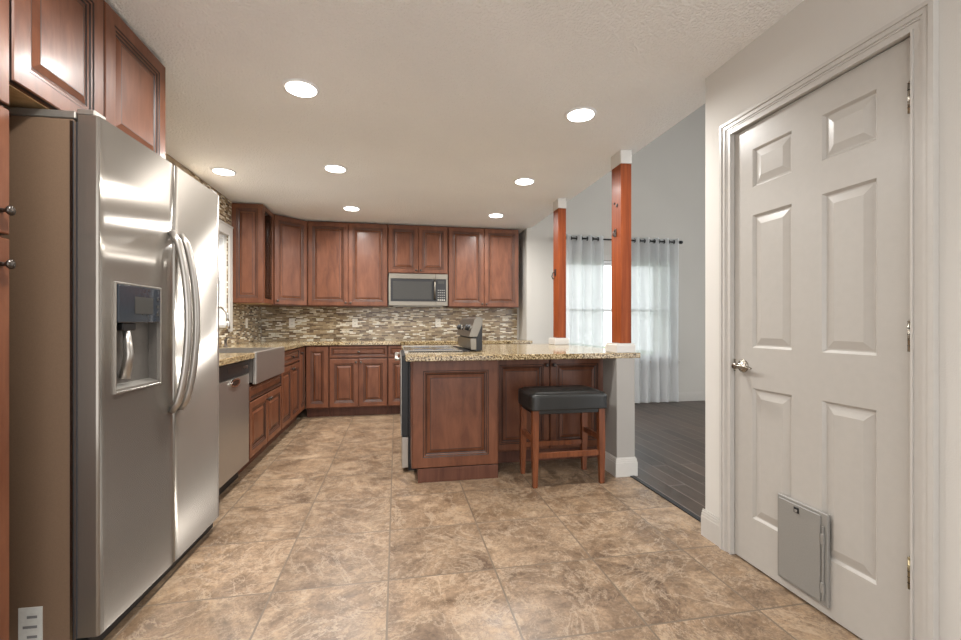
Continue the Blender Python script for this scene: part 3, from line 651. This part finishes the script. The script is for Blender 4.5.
m = MB().box(dw + 0.003, 0, z0, w1 - 0.001, 0.021, z0 + 0.055, 'mwsteel', 0.002).box(dw + 0.003, 0, z1 - 0.065, w1 - 0.001, 0.021, z1, 'mwsteel', 0.002).box(w1 - 0.022, 0, z0 + 0.055, w1 - 0.001, 0.021, z1 - 0.065, 'mwsteel').box(dw + 0.003, 0.002, z0 + 0.055, w1 - 0.022, 0.021, z1 - 0.065, 'black')
cp = m.obj('control_panel', t)
MB().box(dw + 0.03, 0.0005, z1 - 0.125, w1 - 0.045, 0.0018, z1 - 0.09, 'greyglass').obj('display', cp)
m = MB()
for i in range(4):
    for j in range(5): m.box(dw + 0.028 + i * 0.026, 0.0005, z0 + 0.07 + j * 0.032, dw + 0.044 + i * 0.026, 0.0018, z0 + 0.082 + j * 0.032, 'petdoor' if j else 'plate')
m.obj('keypad', cp)

# ------------------------------------------------------------------ island
t = thing('island_cabinet', 'cherry island end cabinet with a large raised panel facing the viewer, left of the stool', 'cabinet', (0.105, 3.19, 0))
w1 = 0.628
MB().box(0, 0, 0.10, w1, 0.235, 0.8735, 'cherry', 0.001).obj('body', t)
raised(MB(), 0.008, 0.105, w1, 0.868, 0.072).obj('end_panel', t, (0, -0.0005, 0))
MB().box(0.045, -0.019, 0.001, w1, 0.235, 0.0995, 'kickwood', 0.001).obj('plinth', t)
t = cabinet('island_cabinet', 'cherry island cabinet with two doors behind the stool', 'cabinet', (0.736, 3.43), 0, 0.962, 0.115, 0.8735, 0.60, pair(0.962, 0.125, 0.858, 0.80, 0.012))
cabinet('island_cabinet', 'cherry island cabinet at the far end of the island, beyond the range', 'cabinet', (0.105, 4.24), 0, 0.60, 0.115, 0.8735, 0.33, (), ())
# columns on the room side of the island
def column(label, y, ped=True, knots=()):
    t = thing('support_column', label, 'column', (1.6725, y, 0), 0, 'stained wood columns on the island')
    m = MB().box(-0.0725, -0.0, 0.001, 0.0725, 0.22, 0.8735, 'pillar', 0.002); m.obj('pedestal', t)
    m = MB()
    for z0, z1, q in ((0.001, 0.105, 0.015), (0.105, 0.12, 0.012), (0.12, 0.132, 0.009), (0.132, 0.14, 0.005)):
        m.box(-0.0725 - q, -q, z0, 0.0725 + q, -0.0005, z1, 'trimwhite').box(-0.0725 - q, -0.0004, z0, -0.073, 0.22, z1, 'trimwhite').box(0.073, -0.0004, z0, 0.0725 + q, 0.22, z1, 'trimwhite')
    m.obj('base_moulding', t)
    m = MB().box(-0.065, 0.015, 0.9145, 0.088, 0.205, 0.975, 'trimwhite', 0.003); m.prism([(-0.058, 0.02), (0.081, 0.02), (0.081, 0.198), (-0.058, 0.198)], 0.975, 0.985, 'trimwhite'); m.obj('collar', t)
    MB().box(-0.018, 0.04, 0.9855, 0.068, 0.188, 2.337, 'postwood', 0.002).obj('post', t)
    MB().box(-0.022, 0.036, 2.3375, 0.072, 0.193, 2.439, 'wall', 0.003).obj('top_cap', t)
    for kx, ky, kz, r in knots:
        k = MB(); k.lathe([(r, 0), (r * 0.7, -0.004), (r * 0.2, -0.006)], -0.018, ky, kz, 'glaze', 'x', 12); k.obj('knot', t)
    return t
column('near stained wood column rising from the island, close to the stool', 3.03, True, [(0, 0.10, 2.035, 0.016), (0, 0.14, 2.06, 0.011)])
column('far stained wood column rising from the back of the island', 4.34, True)
t = thing('latch_hook', 'dark metal hook latch screwed to the far wooden column', 'hook', (1.6545, 4.46, 1.66))
MB().box(-0.008, -0.018, -0.02, 0, 0.018, 0.05, 'iron', 0.002).obj('plate', t)
MB().tube([(-0.008, 0, 0.02), (-0.03, 0, 0.01), (-0.04, 0, -0.03), (-0.028, 0, -0.055), (-0.014, 0, -0.045)], 0.007, 'bronze', 10).obj('hook', t)
t = thing('latch_hook', 'small metal catch screwed to the near wooden column', 'hook', (1.6545, 3.15, 1.83))
MB().box(-0.006, -0.014, -0.03, 0, 0.014, 0.03, 'bronze', 0.002).obj('plate', t)
MB().tube([(-0.006, 0, 0.015), (-0.02, 0, 0.01), (-0.022, 0, -0.02), (-0.012, 0, -0.028)], 0.005, 'bronze', 10).obj('hook', t)

# ------------------------------------------------------------------ range (front faces -X)
t = thing('range', 'stainless and black electric range set into the left side of the island', 'range', (0.09, 4.188, 0), -PI / 2)
w1 = 0.756
MB().box(0.003, 0.0, 0.06, w1, 0.578, 0.905, 'black', 0.002).obj('body', t)
MB().box(0.003, -0.03, 0.9055, w1, 0.42, 0.922, 'blackglass', 0.002).box(0.006, 0.42, 0.9055, w1, 0.48, 0.921, 'black').box(0.0, -0.032, 0.9056, w1 + 0.002, -0.0, 0.9215, 'steel', 0.002).box(w1 - 0.012, -0.03, 0.9222, w1, 0.42, 0.926, 'steel').box(0.0, -0.03, 0.9222, 0.012, 0.42, 0.926, 'steel').obj('cooktop', t)
for x, y in ((0.2, 0.12), (0.56, 0.12), (0.2, 0.30), (0.56, 0.30)):
    MB().lathe([(0.085, 0.9222), (0.085, 0.9226), (0.08, 0.9226)], x, y, 0, 'gasket').obj('burner', t)
d = MB().box(0.006, -0.05, 0.27, w1 - 0.003, -0.001, 0.89, 'black', 0.003).box(0.008, -0.058, 0.275, w1 - 0.006, -0.0505, 0.885, 'steel', 0.002).obj('oven_door', t)
MB().box(0.12, -0.0605, 0.40, w1 - 0.12, -0.0585, 0.72, 'blackglass').obj('oven_window', d)
m = MB().tube([(0.05, -0.092, 0.86), (w1 - 0.05, -0.092, 0.86)], 0.013, 'steel', 12)
for x in (0.06, w1 - 0.06): m.tube([(x, -0.0585, 0.86), (x, -0.092, 0.86)], 0.011, 'chrome', 10)
m.obj('oven_handle', d)
MB().box(0.006, -0.05, 0.03, w1 - 0.003, -0.001, 0.262, 'steel', 0.003).obj('storage_drawer', t)
MB().box(0.03, 0.0, 0.001, w1 - 0.03, 0.5, 0.0595, 'black').obj('plinth', t)
# back guard, profile in (y, z) extruded along x
bg_ = MB().prism([(0.5305, 0.9225), (0.576, 0.9225), (0.576, 1.135), (0.5305, 1.02)], 0.003, w1 - 0.003, 'black', 'x').box(0.008, 0.505, 1.0155, w1 - 0.012, 0.530, 1.0295, 'black')
bgo = bg_.obj('back_guard', t)
MB().prism([(0.488, 0.9275), (0.530, 0.9275), (0.530, 1.015), (0.482, 1.015)], 0.006, w1 - 0.012, 'mwsteel', 'x').obj('riser', bgo)
MB().prism([(0.470, 1.030), (0.534, 1.030), (0.577, 1.137), (0.577, 1.170), (0.566, 1.184), (0.535, 1.186), (0.517, 1.172)], 0.0, w1, 'mwsteel', 'x').obj('control_fascia', bgo)
for i, x in enumerate((0.08, 0.17, 0.58, 0.67)):
    m = MB(); m.lathe([(0.025, 0), (0.022, -0.018), (0.018, -0.024)], 0, 0, 0, 'black', 'y', 16); m.lathe([(0.027, 0.001), (0.027, -0.004)], 0, 0, 0, 'chrome', 'y', 16)
    k = m.obj('control_knob', bgo, (x, 0.4915, 1.10)); k.rotation_euler = (-math.radians(18), 0, 0)
k = MB().box(0.27, -0.002, -0.022, 0.48, 0.002, 0.022, 'blackglass').obj('display', bgo, (0, 0.4925, 1.10)); k.rotation_euler = (-math.radians(18), 0, 0)

# ------------------------------------------------------------------ bar stool
t = thing('bar_stool', 'backless bar stool with black padded leather seat and reddish wood legs', 'stool', (1.185, 3.085, 0))
def cushion():
    m = bmesh.new(); nx, ny, nz = 28, 18, 6; hx, hy = 0.283, 0.182; zb, zt = 0.535, 0.652
    tufts = [(-0.17, -0.075), (0.0, -0.075), (0.17, -0.075), (-0.17, 0.075), (0.0, 0.075), (0.17, 0.075)]
    bmesh.ops.create_cube(m, size=1)
    bmesh.ops.subdivide_edges(m, edges=m.edges[:], cuts=15, use_grid_fill=True)
    for v in m.verts:
        x, y, z = v.co * 2
        p = 5.5; n_ = (abs(x) ** p + abs(y) ** p) ** (1 / p)
        # rounded box
        f = lambda a: a
        X, Y, Z = x * hx, y * hy, zb + (z + 1) / 2 * (zt - zb)
        ex = max(0, abs(x) - 0.90) / 0.10; ey = max(0, abs(y) - 0.86) / 0.14; ez = max(0, z - 0.55) / 0.45
        rr = 0.022
        if z > 0.55: X -= math.copysign(rr * ez * ez, x) * (abs(x) ** 8); Y -= math.copysign(rr * ez * ez, y) * (abs(y) ** 8)
        if z > 0.99:
            e = max(abs(x), abs(y)); Z += 0.018 * (1 - abs(x) ** 4) * (1 - abs(y) ** 4) - 0.012 * (max(ex, ey))
            for tx, ty in tufts: Z -= 0.014 * math.exp(-((X - tx) ** 2 + (Y - ty) ** 2) / 0.0009)
            Z -= 0.006 * (math.exp(-(X / 0.2) ** 2))
        if ex > 0 and ey > 0: X -= math.copysign(0.008 * ex, x); Y -= math.copysign(0.008 * ey, y)
        v.co = (X, Y, Z)
    return m
mm = MB(); mm.merge(cushion(), 'leather', True); mm.obj('seat_cushion', t)
MB().box(-0.262, -0.158, 0.505, 0.262, 0.158, 0.5345, 'leather', 0.003).obj('seat_frame', t)
for sx in (-1, 1):
    for sy in (-1, 1):
        m = MB(); b = bmesh.new(); R = []
        for z, h, off in ((0.001, 0.0155, 0.0), (0.20, 0.0205, -0.001), (0.30, 0.022, -0.002), (0.5345, 0.0225, -0.004)):
            cx, cy = sx * (0.247 + off), sy * (0.150 + off)
            R.append([b.verts.new((cx + i * h, cy + j * h, z)) for i, j in ((-1, -1), (1, -1), (1, 1), (-1, 1))])
        for A, B in zip(R, R[1:]):
            for i in range(4): b.faces.new((A[i], A[(i + 1) % 4], B[(i + 1) % 4], B[i]))
        b.faces.new(R[0][::-1]); b.faces.new(R[-1]); m.merge(b, 'stoolwood'); m.obj('leg', t)
for sy in (-1, 1): MB().box(-0.224, sy * 0.149 - 0.011, 0.20, 0.224, sy * 0.149 + 0.011, 0.238, 'stoolwood', 0.002).obj('stretcher', t)
for sx in (-1, 1): MB().box(sx * 0.245 - 0.011, -0.127, 0.30, sx * 0.245 + 0.011, 0.127, 0.338, 'stoolwood', 0.002).obj('stretcher', t)

# ------------------------------------------------------------------ curtains
RY = YV - 0.095; RZ = 2.305
t = thing('curtain_rod', 'black metal curtain rod with end knobs above the living room window', 'curtain rod', (0, RY, RZ))
MB().tube([(2.15, 0, 0), (3.99, 0, 0)], 0.011, 'iron', 10).obj('rod', t)
for x, s in ((2.15, -1), (3.99, 1)): MB().lathe([(0.011, 0), (0.022, 0.008 * s), (0.026, 0.03 * s), (0.022, 0.05 * s), (0.008, 0.055 * s)], x, 0, 0, 'iron', 'x', 14).obj('finial', t)
for x in (2.17, 3.965): MB().tube([(x, 0.0, -0.012), (x, 0.092, -0.012)], 0.007, 'iron', 8).lathe([(0.022, 0.088), (0.022, 0.093)], x, 0, -0.012, 'iron', 'y', 14).obj('bracket', t)
def curtain(label, x0, x1, nf, ph):
    t = thing('curtain', label, 'curtain', (x0, RY, 0), 0, 'sheer curtains at the living room window')
    W = x1 - x0; nx = nf * 16; zz = [0.02 + (2.35 - 0.02) * i / 24 for i in range(25)]
    m = MB(); b = m.bm; k = m.mi('sheer'); V = []
    for i in range(nx + 1):
        u = i / nx; col = []
        for z in zz:
            a = 0.042 * math.sin(2 * PI * nf * u + ph) * (1.0 - 0.12 * math.sin(3 * z + u * 9)) + 0.008 * math.sin(2 * PI * nf * 2.3 * u + z * 1.7)
            sx_ = 0.012 * math.sin(2 * PI * nf * u * 0.5 + z * 0.9)
            col.append(b.verts.new((u * W + sx_ * (2.35 - z) / 2.3, a, z)))
        V.append(col)
    for i in range(nx):
        for j in range(24):
            f = b.faces.new((V[i][j], V[i + 1][j], V[i + 1][j + 1], V[i][j + 1])); f.material_index = k; f.smooth = True
    o = m.obj('fabric', t)
    for q in range(nf * 2):
        u = (q * PI - ph) / (2 * PI * nf)
        if u < 0.02 or u > 0.98: continue
        g = MB(); ring = [(0, 0.0 + 0.024 * math.cos(a), 0.024 * math.sin(a)) for a in [2 * PI * i / 16 for i in range(17)]]
        g.tube(ring, 0.006, 'iron', 8).obj('grommet', t, (u * W, 0, RZ)); 
    return t
curtain('sheer white grommet curtain left of the window gap, seen between the two wooden columns', 2.20, 2.835, 4, 0.6)
curtain('sheer white grommet curtain at the right side of the window, beside the near column', 3.22, 3.985, 5, 0.2)

# ------------------------------------------------------------------ recessed ceiling lights
def recessed(x, y, label):
    t = thing('recessed_light', label, 'ceiling light', (x, y, ZC), 0, 'round recessed ceiling lights')
    m = MB(); m.lathe([(0.075, -0.0005), (0.098, -0.0005), (0.096, -0.006), (0.082, -0.009), (0.0755, -0.006)], 0, 0, 0, 'vinyl', 'z', 32); m.obj('trim_ring', t)
    MB().lathe([(0.08, -0.0095), (0.079, -0.0115), (0.05, -0.013)], 0, 0, 0, 'lens', 'z', 32).obj('lens', t)
    l = bpy.data.lights.new('lamp', 'AREA'); l.shape = 'DISK'; l.size = 0.15; l.energy = LAMP_W; l.color = LAMP_COL; l.spread = math.radians(166)
    lo = bpy.data.objects.new('lamp', l); C.objects.link(lo); lo.parent = t; lo.location = (0, 0, -0.018)
for x, y, lab in ((-0.52, 2.60, 'round recessed light nearest the refrigerator, largest on the left of the ceiling'), (1.13, 2.60, 'round recessed light nearest the white door, on the right of the ceiling'),
                  (-0.505, 3.885, 'second round recessed light back in the left column of ceiling lights'), (1.15, 3.91, 'second round recessed light back in the right column of ceiling lights'),
                  (-1.455, 4.14, 'round recessed light over the sink, close to the refrigerator top'), (-0.50, 5.19, 'far round recessed light above the base cabinets, left column'),
                  (1.175, 5.20, 'far round recessed light in front of the right wall cabinet')):
    recessed(x, y, lab)
for x in (-0.52,): recessed(x, 1.3, 'round recessed light added overhead for brightness, out of the picture above the viewer')  # extra light out of view, hinted at by reflections, added for brightness
